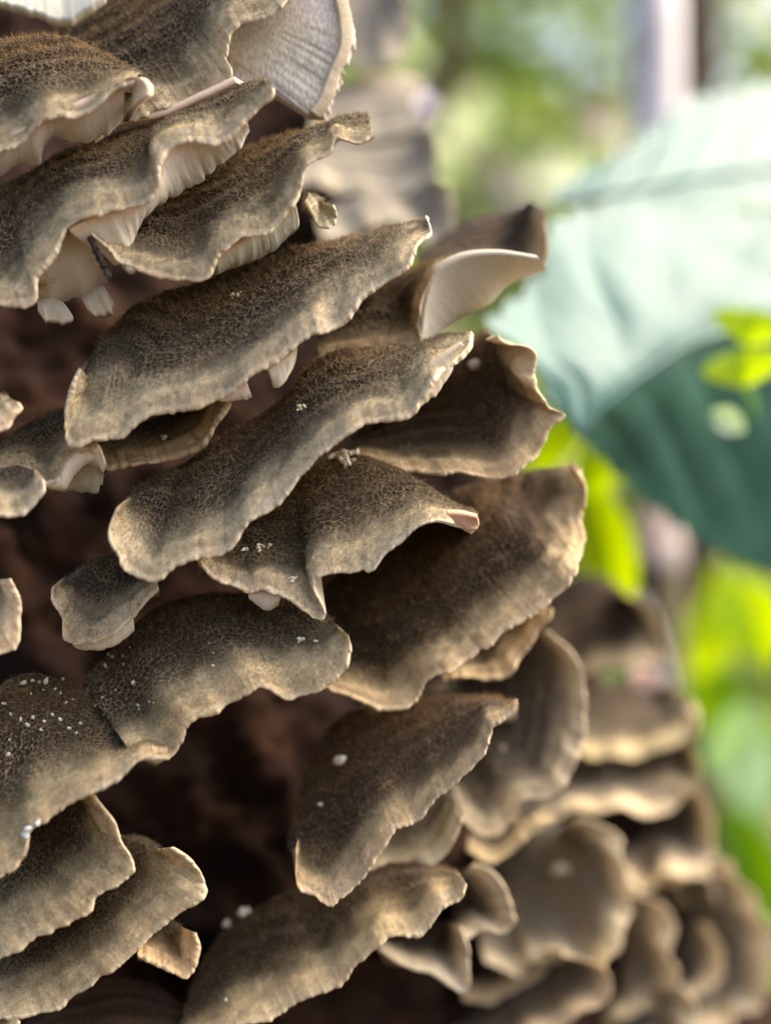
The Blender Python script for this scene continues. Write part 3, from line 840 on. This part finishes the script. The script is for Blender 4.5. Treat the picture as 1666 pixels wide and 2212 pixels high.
bracket('b34', 'far blurred bracket above the rightmost fan with dark lower face', [(1330, 1925), (1420, 1910), (1500, 1885), (1542, 1835), (1535, 1765), (1500, 1705)], [(1240, 1790), (1290, 1750), (1380, 1728), (1470, 1705)], .16, .176, hair=0, res=.4, tint=(1,.92,.8), ripple=.55, pale=0.1)
bracket('b35', 'far olive brown bracket behind the pale scalloped fan', [(1210, 1730), (1330, 1728), (1440, 1718), (1508, 1680), (1500, 1590), (1475, 1500)], [(1200, 1540), (1290, 1490), (1390, 1470), (1450, 1480)], .157, .172, hair=0, res=.4, tint=(1,.95,.75), ripple=1.0, pale=0.1)
bracket('b35b', 'far dark bracket under the lime leaf blade', [(1190, 1450), (1300, 1450), (1370, 1440), (1425, 1405), (1405, 1335), (1360, 1280)], [(1190, 1290), (1240, 1245), (1300, 1245), (1350, 1275)], .155, .168, hair=0, res=.4, tint=(.7, .65, .58), ripple=1.0)
bracket('b40', 'blurred ruffled bracket layer between the grey fan and the squarish bracket', [(1090, 1800), (1150, 1790), (1230, 1760), (1330, 1745), (1420, 1750), (1480, 1730)], [(1100, 1740), (1180, 1700), (1280, 1685), (1380, 1690), (1450, 1700)], .147, .158, hair=0, res=.5, tint=(1,.95,.85), ripple=.55, pale=0.15)
bracket('b41', 'blurred thin bracket layer below the notched shield tip', [(1010, 1850), (1060, 1870), (1110, 1850), (1150, 1800), (1190, 1760)], [(1010, 1800), (1050, 1790), (1100, 1770), (1150, 1745)], .126, .133, hair=0, res=.5, tint=(1, .95, .85), ripple=.8)
bracket('b42', 'blurred wavy bracket layer right of the squarish bracket', [(1340, 1900), (1400, 1905), (1460, 1890), (1520, 1900), (1560, 1930)], [(1350, 1830), (1410, 1800), (1480, 1800), (1540, 1840)], .156, .167, hair=0, res=.5, tint=(1,.95,.85), ripple=1.0, pale=0.2)
bracket('b43', 'blurred bracket layer beside the narrow one near the bottom edge', [(1430, 2190), (1490, 2160), (1540, 2120), (1560, 2060), (1540, 2000)], [(1400, 2090), (1430, 2020), (1470, 1990), (1510, 1980)], .156, .168, hair=0, res=.5, tint=(1,.95,.85), ripple=1.0, pale=0.2)
bracket('b44', 'olive blurred bracket layer above the dark faced far one', [(1230, 1620), (1310, 1640), (1400, 1630), (1480, 1600), (1500, 1545)], [(1240, 1540), (1310, 1520), (1400, 1515), (1460, 1520)], .152, .162, hair=0, res=.5, tint=(1,.95,.75), ripple=.55, pale=0.1)
bracket('b45', 'blurred low bracket layer filling the gap under the dark faced far one', [(1340, 1990), (1420, 1960), (1500, 1950), (1570, 1960), (1610, 1990)], [(1360, 1900), (1430, 1870), (1500, 1860), (1570, 1890)], .165, .176, hair=0, res=.5, tint=(1, .95, .85), ripple=.5, pale=.15)
bracket('b46', 'blurred bracket layer in the hollow right of the triangular point', [(1000, 2150), (1060, 2160), (1120, 2130), (1170, 2090), (1190, 2050)], [(1010, 2080), (1060, 2050), (1110, 2020), (1150, 2010)], .136, .147, hair=0, res=.5, tint=(.95, .85, .75), ripple=.5)
bracket('b47', 'blurred pale bracket edge at the bottom between the pinkish and rightmost ones', [(1400, 2300), (1480, 2270), (1550, 2230), (1590, 2180)], [(1400, 2190), (1460, 2150), (1520, 2130), (1560, 2130)], .150, .162, hair=0, res=.5, tint=(1, .95, .88), ripple=.5, pale=.2)
bracket('b37a', 'blurred pale bracket at the very top behind the toothed one', [(700, 130), (760, 140), (820, 150), (870, 120), (885, 40), (870, -40)], [(690, -20), (740, -50), (800, -60), (850, -60)], .165, .175, hair=0, res=.4, tint=(1,1,1), pale=.5)
bracket('b37b', 'upper blurred grey bracket in the stack below the top one', [(680, 300), (780, 296), (880, 284), (940, 262), (952, 210)], [(680, 200), (760, 172), (850, 160), (930, 180)], .16, .172, hair=0, res=.4, tint=(1,1,1), pale=.5)
bracket('b37c', 'blurred bracket with pink lower lip, middle of the background stack', [(640, 405), (740, 408), (820, 418), (890, 402), (940, 370), (948, 300)], [(650, 330), (720, 295), (820, 285), (920, 275)], .154, .166, hair=0, res=.4, tint=(1,1,1), pale=.5)
bracket('b37d', 'lowest blurred pale bracket of the background stack', [(700, 520), (800, 490), (860, 480), (900, 505), (960, 535), (977, 450), (960, 395)], [(690, 460), (740, 425), (850, 408), (930, 395)], .148, .16, hair=0, res=.4, tint=(1,1,1), pale=.5)

# bracket seen from below: toothed pale disc at the top
th = empty('bracket_fungus', at(640, 100, .108), 'pale toothed bracket underside at the top beside the blurred stack', 'fungus', 'bracket fungi growing up the log')
flap(th, [(470, 170), (490, 130), (482, 112), (500, 72), (560, 28), (620, -40)], [(590, 205), (690, 252), (712, 225), (737, 150), (758, 100), (757, 45), (742, -40)], .1085, .1075, mat=M_TEETH, bulge=.10, teeth=.2, thick=1.0, e0=2.2, jag=.3, es=3.5)
flap(th, [(672, 240), (692, 210), (715, 150), (736, 100), (735, 45), (718, -40)], [(690, 254), (714, 227), (739, 152), (761, 100), (760, 45), (745, -40)], .1068, .1072, 'margin', M_CAP, (1.0, 1.02, 1.0, .55), .05, .4, .6, 0.3, .1)
th = empty('bracket_fungus', at(90, 10, .095), 'white ragged bracket underside hanging from the top left corner', 'fungus', 'bracket fungi growing up the log')
flap(th, [(-30, -60), (60, -70), (240, -70)], [(-20, -5), (30, 10), (80, 25), (135, 42), (165, 28), (185, 15), (225, -8)], .098, .095, tint=(.8, .83, .78), teeth=.5, thick=.6, e0=2.5, jag=.15)
# torn white bracket with rot
th = empty('torn_bracket', at(170, 590, .102), 'torn white bracket flesh with brown rot and fringed ends below a twig', 'fungus')
flap(th, [(78, 590), (100, 552), (130, 515), (170, 490), (205, 485)], [(75, 645), (115, 668), (150, 650), (195, 655), (230, 600)], .1, .1035, 'flesh', M_ROT, (1, 1, 1), .1, .6, 1.0)
flap(th, [(82, 648), (105, 640), (128, 648)], [(80, 672), (120, 700), (154, 680)], .1025, .1015, 'fringe', None, (.95, .95, .9), .15, 1.4, .4, .8, .4)
flap(th, [(176, 640), (200, 620), (222, 612)], [(190, 672), (225, 680), (242, 650)], .1028, .1015, 'fringe', None, (.8, .74, .66), .2, 1.2, .6, .8, .3)
# small fuzzy knob right of the oval bracket
bracket('b39', 'tiny ragged bracket between the oval dark bracket and the background stack', [(655, 440), (672, 470), (690, 497), (722, 492), (724, 470), (712, 440)], [(650, 425), (670, 420), (690, 425), (705, 430)], .1035, .108, hair=60, tint=(.9, .97, .95), comb=.2, t=.4, pale=.35)


# ------------------------------------------------------------------ twig, specks
def tube(P, rad, nseg=8, k=0, mat=None, nm='twig', parent=None):
    P = np.asarray(P)
    n = len(P)
    T = nrm(np.gradient(P, axis=0))
    up = np.array((0.3, 0.9, 0.2))
    a = nrm(np.cross(T, up))
    b = np.cross(T, a)
    rad = np.broadcast_to(np.asarray(rad, float), (n,))
    an = np.linspace(0, 2 * math.pi, nseg + 1)
    V = P[:, None] + rad[:, None, None] * (np.cos(an)[None, :, None] * a[:, None] + np.sin(an)[None, :, None] * b[:, None])
    return link(nm, new_mesh(nm, V.reshape(-1, 3), grid_faces(n, nseg + 1), mat=mat), parent)


pp = spline(pts3([(172, 486), (192, 512), (212, 552), (234, 596)], .0985), 40)
pp = pp + 0.00004 * RNG.normal(size=pp.shape)
o = tube(pp, np.linspace(.00022, .00026, 40) * (1 + .25 * RNG.normal(size=40).clip(-1, 1)), mat=M_TWIG)
o['label'] = 'short dark knobbly twig stuck across the white torn bracket'
o['category'] = 'twig'


def blob_mesh(nm, sx, sy, sz, seed, sub=10):
    th_, ph = np.meshgrid(np.linspace(0, math.pi, sub), np.linspace(0, 2 * math.pi, sub + 4), indexing='ij')
    r = 1 + 0.34 * vnoise(th_ * 1.5 + seed, np.cos(ph) * 1.5 + 3, seed) * np.sin(th_)
    V = np.stack([sx * r * np.sin(th_) * np.cos(ph), sy * r * np.sin(th_) * np.sin(ph), sz * r * np.cos(th_)], -1)
    return new_mesh(nm, V.reshape(-1, 3), grid_faces(sub, sub + 4), mat=M_GRAIN)


GRAINS = [blob_mesh('grain', .00017, .00015, .00026, s) for s in (1, 2, 3)]


def surf_at(key, vx, vy):
    T, Nn, th_ = SURF[key]
    px = T[..., 0] / (K * T[..., 1]) + 833
    py = 1106 - T[..., 2] / (K * T[..., 1])
    d2 = (px - vx) ** 2 + (py - vy) ** 2 + np.where(Nn[..., 1] > 0.2, 1e5, 0)
    i = np.unravel_index(np.argmin(d2), d2.shape)
    return T[i], Nn[i]


def speck(key, vx, vy, s, label, group, tint=(1, 1, 1), lift=.12, flat=False):
    p, n = surf_at(key, vx, vy)
    o_ = bpy.data.objects.new('white_speck', GRAINS[random.randrange(3)])
    COL.objects.link(o_)
    q = Vector(n + 0.35 * RNG.normal(size=3)).to_track_quat('Z', 'Y')
    o_.rotation_euler = q.to_euler()
    o_.location = tuple(p + n * (lift * MM * s))
    o_.scale = (s, s, s * (0.75 + 0.6 * random.random()))
    o_.color = (*tint, 1)
    o_['label'] = label
    o_['category'] = 'speck'
    o_['group'] = group
    return o_


L18 = 'white capsule speck among many on the lower left bracket'
for x, y, s in [(25, 1545, 1), (65, 1500, .8), (92, 1492, .9), (118, 1490, .9), (130, 1500, .7), (135, 1462, .8), (112, 1545, 1.2), (42, 1553, 1.1), (74, 1550, 1.2), (60, 1567, 1.2),
                (95, 1560, .8), (130, 1557, 1.2), (173, 1565, 1.2), (150, 1575, .9), (165, 1585, .8), (140, 1518, .9), (156, 1513, .9), (20, 1600, .8), (88, 1580, .7), (15, 1632, 1), (70, 1470, 1.3), (50, 1478, 1.1),
                (85, 1475, 1.2), (100, 1475, 1.1), (10, 1520, .8), (225, 1545, .8), (205, 1525, .8), (230, 1520, .9)]:
    speck('b18', x, y, s * random.uniform(.55, 1.0), L18, 'white specks on the lower left bracket', tint=random.choice([(1, 1, 1), (1, .95, .85), (.95, 1, 1.05)]))
L15 = 'white grain speck scattered on the left half of the thick tan ended bracket'
for x, y, s in [(268, 1435, .8), (290, 1478, 1.2), (300, 1525, 1), (325, 1515, .9), (333, 1518, .9), (302, 1532, .9), (250, 1490, .7), (222, 1508, .9), (235, 1416, .8), (243, 1420, .8), (228, 1440, .7), (265, 1417, .7), (460, 1440, .9), (460, 1412, .6), (452, 1390, .6), (280, 1400, .6)]:
    speck('b15', x, y, s * random.uniform(.6, 1.0), L15, 'white grains on the thick tan ended bracket', tint=(1, .96, .88))


def cluster(key, cx, cy, n, rad, label, s0=.9, tint=(1, .97, .9)):
    p, nn = surf_at(key, cx, cy)
    t_ = empty('grain_cluster', p, label, 'grains', 'clusters of white grains on the brackets')
    for i in range(n):
        a_, r_ = random.random() * 6.28, rad * math.sqrt(random.random())
        q, qn = surf_at(key, cx + r_ * math.cos(a_), cy + r_ * math.sin(a_) * .8)
        g = bpy.data.objects.new('grain', GRAINS[random.randrange(3)])
        COL.objects.link(g)
        g.parent = t_
        g.location = tuple(q + qn * (0.15 * MM * (0.6 + random.random())) - p)
        g.rotation_euler = (random.random() * 6, random.random() * 6, random.random() * 6)
        s = s0 * (0.6 + 0.6 * random.random())
        g.scale = (s, s, s)
        g.color = (*tint, 1)


cluster('b15', 648, 1385, 6, 9, 'clump of white grains near the rounded tan right end', .9)
cluster('b15', 682, 1388, 3, 4, 'pair of tiny grains beside the rounded tan right end', .6, (1, .85, .7))
cluster('b14', 572, 1185, 12, 14, 'triangular heap of pinkish white grains left of the pinched fold', .6, (1, .88, .76))
cluster('b14', 528, 1190, 4, 8, 'two white grains next to the triangular grain heap', .8)
cluster('b14', 632, 1252, 5, 9, 'few white grains just above the pinched fold', .7, (1, .9, .78))
cluster('b14', 748, 980, 26, 34, 'big white crumbly grain heap under the second long bracket', 1.25)
cluster('b14', 715, 985, 8, 12, 'smaller grain lump left of the big crumbly heap', 1.1)
cluster('b10', 655, 882, 5, 8, 'yellowish white grains on the second long bracket', .8, (1, .95, .7))
cluster('b7', 355, 948, 4, 8, 'white grain pair on the small tucked bracket', .8)
cluster('b6', 510, 640, 5, 14, 'faint grain row on the upper edge of the long central bracket', .7, (1, .85, .6))
cluster('b13', 1028, 790, 3, 6, 'blurred white pebble like grains on the saw edged bracket', 2.6)
cluster('b26', 735, 1645, 3, 6, 'bright white grain lump on the shield shaped bracket', 2.0)
cluster('b26', 695, 1740, 2, 3, 'tiny white grain on the left face of the shield shaped bracket', .8)
cluster('b27', 515, 1935, 3, 6, 'white grain on the top left shoulder of the wide bottom bracket', 1.6)
cluster('b27', 488, 1995, 3, 6, 'white grain lower on the left shoulder of the wide bottom bracket', 1.6)
cluster('b27', 490, 2160, 2, 5, 'small grain on the left part of the wide bottom rim', .9)
cluster('b29', 1215, 1880, 3, 8, 'blurred white bump on the squarish lower right bracket', 2.6)
cluster('b25', 1085, 1620, 2, 5, 'blurred pink grain on the grey fan shaped bracket', 1.6, (1, .8, .7))
cluster('b18', 78, 1805, 8, 12, 'bluish white crust crumbs on the rim of the specked bracket', 1.0, (.9, .97, 1.05))


# ------------------------------------------------------------------ leaves
def leaf(name, label, cat, edgeA, mid, edgeB, d, mat, group=None, serr=0.0, nserr=22, quilt=0.0, veins=8, tint=(1, 1, 1), nu=160, nv=40, vein_part=True):
    """leaf lofted over its two margins and midrib; points may carry their own distance"""
    A, Mi, B = (spline(pts3(e, d), nu) for e in (edgeA, mid, edgeB))
    u = np.linspace(0, 1, nu)
    saw = ((u * nserr) % 1.0)
    for E in (A, B):
        E += nrm(E - Mi) * (serr * (saw - 0.5) * np.minimum(1, np.minimum(u, 1 - u) * 12 + .3))[:, None]
    v = np.linspace(0, 1, nv)
    G1 = A[None] * (1 - v[:, None, None]) + Mi[None] * v[:, None, None]
    G2 = Mi[None] * (1 - v[:, None, None]) + B[None] * v[:, None, None]
    G = np.concatenate([G1, G2[1:]])
    vv = np.concatenate([1 - v, v[1:]])
    ker = np.hanning(35)
    ker /= ker.sum()
    pad = np.concatenate([2 * G[:1] - G[17:0:-1], G, 2 * G[-1:] - G[-2:-19:-1]])
    G = sum(ker[q] * pad[q:q + len(G)] for q in range(35))
    n0 = nrm(np.cross(np.gradient(G, axis=1), np.gradient(G, axis=0)))
    n0 = np.where(n0[..., 1:2] > 0, -n0, n0)
    ph = (u[None] - 0.25 * vv[:, None]) * veins
    q = np.abs(np.sin(ph * math.pi)) ** 0.6
    q = q * (0.55 + 0.45 * vnoise(u[None] * 9, vv[:, None] * 3, 8))
    G = G + n0 * (quilt * (q - 0.6) * np.sin(np.clip(vv, 0, 1) * math.pi * .9 + .15)[:, None])[..., None]
    th_ = empty(name, Mi[0], label, cat, group)
    ob = link('blade', new_mesh('blade', G.reshape(-1, 3), grid_faces(len(G), nu), mat=mat), th_)
    ob.color = (*tint, 1)
    if vein_part:
        ob = tube(Mi + np.array((0, -.0002, 0)), np.linspace(.0003, .0008, nu), mat=mat, nm='midrib', parent=th_)
        ob.color = (*tint, 1)
    return th_


LD = .015
leaf('broad_leaf', 'large glossy serrated leaf shining pale blue beside the fungi', 'leaf',
     [(x, y, d + LD) for x, y, d in [(1245, 938, .128), (1185, 850, .128), (1135, 758, .1275), (1060, 706, .127), (1118, 640, .133), (1172, 575, .137), (1182, 500, .140), (1250, 455, .145), (1350, 436, .150), (1480, 442, .156), (1600, 455, .161), (1760, 480, .168), (1900, 560, .172), (1965, 680, .170)]],
     [(x, y, d + LD) for x, y, d in [(1245, 938, .128), (1320, 862, .131), (1410, 795, .136), (1500, 740, .142), (1600, 715, .148), (1760, 710, .157), (1960, 700, .170)]],
     [(x, y, d + LD) for x, y, d in [(1245, 938, .128), (1300, 990, .139), (1370, 1060, .147), (1450, 1125, .155), (1560, 1195, .166), (1700, 1245, .177), (1820, 1220, .182), (1930, 1000, .178), (1968, 720, .170)]],
     .13, M_GLOSS, serr=.0014, nserr=19, quilt=.0010, veins=6)
leaf('broad_leaf', 'upper glossy white glaring leaf below the pale sapling trunk', 'leaf',
     [(x, y, d + LD) for x, y, d in [(1180, 442, .153), (1240, 385, .161), (1330, 335, .168), (1420, 272, .177), (1500, 215, .185), (1600, 192, .192), (1740, 170, .203), (1880, 220, .206), (1960, 330, .202)]],
     [(x, y, d + LD) for x, y, d in [(1180, 442, .153), (1280, 425, .158), (1400, 405, .166), (1500, 385, .172), (1620, 370, .18), (1760, 350, .19), (1965, 345, .202)]],
     [(x, y, d + LD) for x, y, d in [(1180, 442, .153), (1280, 446, .157), (1380, 462, .161), (1500, 452, .167), (1620, 450, .174), (1760, 455, .182), (1880, 420, .192), (1968, 362, .202)]],
     .15, M_GLOSS, serr=.002, nserr=12, quilt=.0005, veins=7)


def small_leaf(cx, cy, w_, h_, d, mat, label, tilt=0.0, tint=(1, 1, 1), yaw=0.0, cat='leaf', group=None, name='leaf'):
    """pointed oval leaf w_ x h_ picture px, long axis tilted from the vertical, turned by yaw"""
    nu_, nv_ = 30, 13
    u = np.linspace(0, 1, nu_)
    wd = np.sin(u ** 0.85 * math.pi) ** 0.8 * w_ / 2
    t_ = np.linspace(-1, 1, nv_)
    X = t_[:, None] * wd[None]
    Y = (u[None] - .5) * h_ + 0 * X
    Z = -0.18 * w_ * (np.abs(t_)[:, None] * wd[None] / (w_ / 2)) + 0.12 * h_ * ((u[None] - .5) * 2) ** 2
    X, Zz = X * math.cos(yaw) - Z * math.sin(yaw), X * math.sin(yaw) + Z * math.cos(yaw)
    c, s = math.cos(tilt), math.sin(tilt)
    X2, Y2 = X * c - Y * s, X * s + Y * c
    s_ = K * d
    V = np.stack([X2 * s_, Zz * s_, -Y2 * s_], -1)
    th_ = empty(name, at(cx, cy, d), label, cat, group)
    me_ = new_mesh('blade', V.reshape(-1, 3), grid_faces(nv_, nu_), mat=mat)
    ob = bpy.data.objects.new('blade', me_)
    COL.objects.link(ob)
    ob.parent = th_
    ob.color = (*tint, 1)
    mid_ = V[nv_ // 2]
    m2 = tube(mid_ + np.array((0, -.0003, 0)), 4 * s_ * np.linspace(1, .3, nu_), mat=mat, nm='midrib', nseg=5)
    m2.parent = th_
    m2.color = (*tint, 1)
    if name == 'leaf':
        e_ = mid_[-1] if mid_[-1][2] < mid_[0][2] else mid_[0]
        q_ = spline(np.array([e_, e_ + np.array((.002, .004, -.25 * h_ * s_)), e_ + np.array((.006, .02, -.8 * h_ * s_))]), 14)
        m3 = tube(q_, np.linspace(3.2, 2.2, 14) * s_, mat=mat, nm='stalk', nseg=6)
        m3.parent = th_
        m3.color = (*tint, 1)
    return th_


GL = 'yellow green leaves lit behind the glossy leaf'
small_leaf(1200, 960, 90, 190, .20, M_LIME, 'narrow lime leaf sliver between the saw edged bracket and glossy leaf', R(35), group=GL)
small_leaf(1292, 1010, 110, 140, .19, M_LIME, 'round lime leaf lit below the left edge of the glossy leaf', R(10), group=GL)
small_leaf(1312, 1200, 130, 330, .19, M_LIME, 'long lime leaf blade rising beside the largest brown bracket', R(-14), group=GL)
small_leaf(1625, 705, 190, 80, .157, M_LIME, 'upper lime leaf patch at right edge over the glossy leaf', R(10), group=GL)
small_leaf(1605, 795, 190, 80, .157, M_LIME, 'lower lime leaf patch at right edge over the glossy leaf', R(-10), group=GL)
small_leaf(1535, 1375, 130, 190, .30, M_LIME, 'lime leaf right of the shade toned sapling foot', R(20), group=GL)
small_leaf(1630, 1345, 150, 230, .30, M_LIME, 'brightest lime leaf at right edge right of the shade toned sapling foot', R(-25), group=GL)
small_leaf(1560, 1290, 160, 60, .34, M_LIME, 'thin lime leaf just under the glossy leaf lower edge', R(75), (.8, .8, .8), group=GL)
small_leaf(1550, 1500, 190, 150, .36, M_LIME, 'deeper green leaf under the lime leaves at right', R(40), (.35, .5, .5), group=GL)  # lime colour tinted down to a deeper green
small_leaf(1600, 1625, 260, 150, .26, M_MINT, 'pale mint leaf blurred at right edge', R(80), yaw=.2, tint=(1.7, 1.6, 1.7))
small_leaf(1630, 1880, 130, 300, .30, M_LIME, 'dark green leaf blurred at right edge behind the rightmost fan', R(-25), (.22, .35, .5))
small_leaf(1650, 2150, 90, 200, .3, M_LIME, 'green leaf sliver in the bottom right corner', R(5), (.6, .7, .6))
small_leaf(1575, 910, 56, 88, .150, M_MINT, 'small pale oval added as a highlight on the glossy leaf', R(-60), (2.4, 1.8, 2.4), cat='glint oval', name='glint_oval')  # pale oval put in for a blurred highlight on the leaf


def scrap(cx, cy, w_, h_, d, label, tilt=0, tint=(1, 1, 1)):
    t_ = small_leaf(cx, cy, w_, h_, d, M_SCRAP, label, tilt, tint, name='scrap_or_glint', cat='dry leaf')
    return t_


scrap(1395, 1470, 80, 60, .165, 'pink tinged dry leaf scrap beside the shade toned sapling foot', R(20), (1.2, 1.0, .95))
scrap(1395, 1540, 100, 70, .165, 'white dry leaf scrap under the pink tinged one', R(80), (1.15, 1.15, 1.2))
scrap(1475, 1545, 90, 70, .165, 'orange tinged dry leaf scrap lowest of the three', R(70), (1.2, 1.05, .9))
scrap(1420, 1165, 150, 110, .25, 'whitish blob blurred under the glossy leaf', R(60), (1.2, 1.15, 1.2))  # pale blurred blob below the leaf
scrap(920, 228, 62, 74, .150, 'bright white disc added as a glint by the background stack', 0, (1.3, 1.3, 1.4))  # white piece put in for an out-of-focus glint
scrap(1290, 262, 130, 80, .8, 'pinkish pale dead leaf hanging left of the sapling', R(85), (1, .9, .9))
scrap(1090, 400, 150, 60, .8, 'grey dead leaf hanging above the dark blurred bracket', R(55), (.8, .75, .75))

# stems
st = empty('plant_stem', at(1415, 1600, .25), 'thin pale grass stem leaning beside the shade toned foot of the sapling', 'plant stem')
tube(spline(pts3([(1375, 1290), (1410, 1370), (1435, 1450), (1450, 1600), (1460, 2300)], .25), 40), .0013, mat=M_LICHEN, nm='stalk', parent=st)


def trunk(label, x, d, wpx, mat, z0=-.6, z1=3.0, lean=0.0, name='sapling'):
    c = at(x, 0, d)
    t_ = empty(name, (c[0], d, z0), label, 'tree', None)
    zs = np.linspace(z0, z1, 60)
    P = np.stack([c[0] + lean * (zs - c[2]) + 0.006 * (np.cos(zs * 5) - 1), np.full(60, d), zs], -1)
    tube(P, wpx * K * d / 2 * np.linspace(1.15, .7, 60), 14, mat=mat, nm='trunk', parent=t_)
    for k in range(9):
        z = 1.3 + k * .18
        a_ = k * 2.4
        b0 = np.array((c[0] + lean * (z - c[2]), d, z))
        b1 = b0 + np.array((math.cos(a_) * .7, math.sin(a_) * .7, .5))
        tube(spline(np.array([b0, (b0 + b1) / 2 + (0, 0, .08), b1]), 12), np.linspace(.012, .003, 12), 6, mat=mat, nm='limb', parent=t_)
    return t_, c


def foliage(name, n, box, size, parent=None, tone=(0, 1), power=1.0, face=None):
    """n folded leaf blades scattered in box = ((x0,x1),(y0,y1),(z0,z1))"""
    c = np.stack([RNG.uniform(*b, n) for b in box], 1)
    a = nrm(RNG.normal(size=(n, 3)) + np.array((0, 0, -.3)))
    b = nrm(np.cross(a, RNG.normal(size=(n, 3))))
    if face is not None:            # blades turned flat to the light
        f = nrm(np.array(face) + RNG.normal(size=(n, 3)) * .45)
        a = nrm(np.cross(f, RNG.normal(size=(n, 3))))
        b = np.cross(f, a)
    nn = np.cross(a, b)
    s = size * RNG.uniform(.6, 1.4, n)[:, None]
    V = np.stack([c - a * s * .5, c + b * s * .28 + nn * s * .06, c + a * s * .6, c - b * s * .28 + nn * s * .06], 1).reshape(-1, 3)
    i = np.arange(n) * 4
    F = np.concatenate([np.stack([i, i + 1, i + 2], 1), np.stack([i, i + 2, i + 3], 1)])
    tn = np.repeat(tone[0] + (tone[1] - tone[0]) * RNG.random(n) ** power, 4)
    ob = link(name, new_mesh(name, V, F, {'tone': tn}, mat=M_FOL, smooth_shade=False), parent)
    return ob


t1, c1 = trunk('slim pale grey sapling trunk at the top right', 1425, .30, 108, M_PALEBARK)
foliage('crown', 260, ((c1[0] - .8, c1[0] + .8), (-.3, 1.2), (1.6, 3.3)), .09, t1, (.1, .8))
t2, c2 = trunk('dark brown tree trunk right of the pale sapling', 1522, .42, 85, M_DARKBARK, z1=3.4, name='tree')
foliage('crown', 260, ((c2[0] - .9, c2[0] + .9), (.0, 1.4), (1.8, 3.6)), .1, t2, (.05, .7))
t3, c3 = trunk('slim dark trunk at the far left of the background gap', 985, 2.2, 70, M_DARKBARK, z1=3.6, name='tree')
foliage('crown', 260, ((c3[0] - .9, c3[0] + .9), (1.6, 3.0), (1.9, 3.8)), .1, t3, (.05, .7))
o = foliage('background_foliage', 2600, ((-.6, 1.9), (1.7, 4.2), (-.6, 1.5)), .085, None, (0, .8), 1.0)
o['kind'] = 'stuff'
o['label'] = 'out of focus green leaves of the forest understorey'
o = foliage('sun_toned_leaves', 120, ((.0, .5), (.8, 1.6), (-.3, .6)), .058, None, (.8, 1), .7, (.45, -.8, .45))  # pale leaf colour stands in for bright sunlight on these blades
o['kind'] = 'stuff'
o['label'] = 'small leaves coloured pale as if sunlit in the understorey'
o = foliage('distant_woodland', 9500, ((-3.5, 6.5), (4.5, 8.5), (-.6, 4.5)), .2, None, (0, 1), 1.0)
o['kind'] = 'stuff'
o['label'] = 'far blurred woodland foliage'
o = foliage('low_ground_plants', 1300, ((-.2, 1.4), (.45, 2.2), (-.55, -.10)), .06, None, (.1, .95))
o['kind'] = 'stuff'
o['label'] = 'low green plants on the forest floor'
print('tris', sum(len(o.data.polygons) * (2 if len(o.data.polygons) and o.data.polygons[0].loop_total == 4 else 1) for o in S.objects if o.type == 'MESH'))
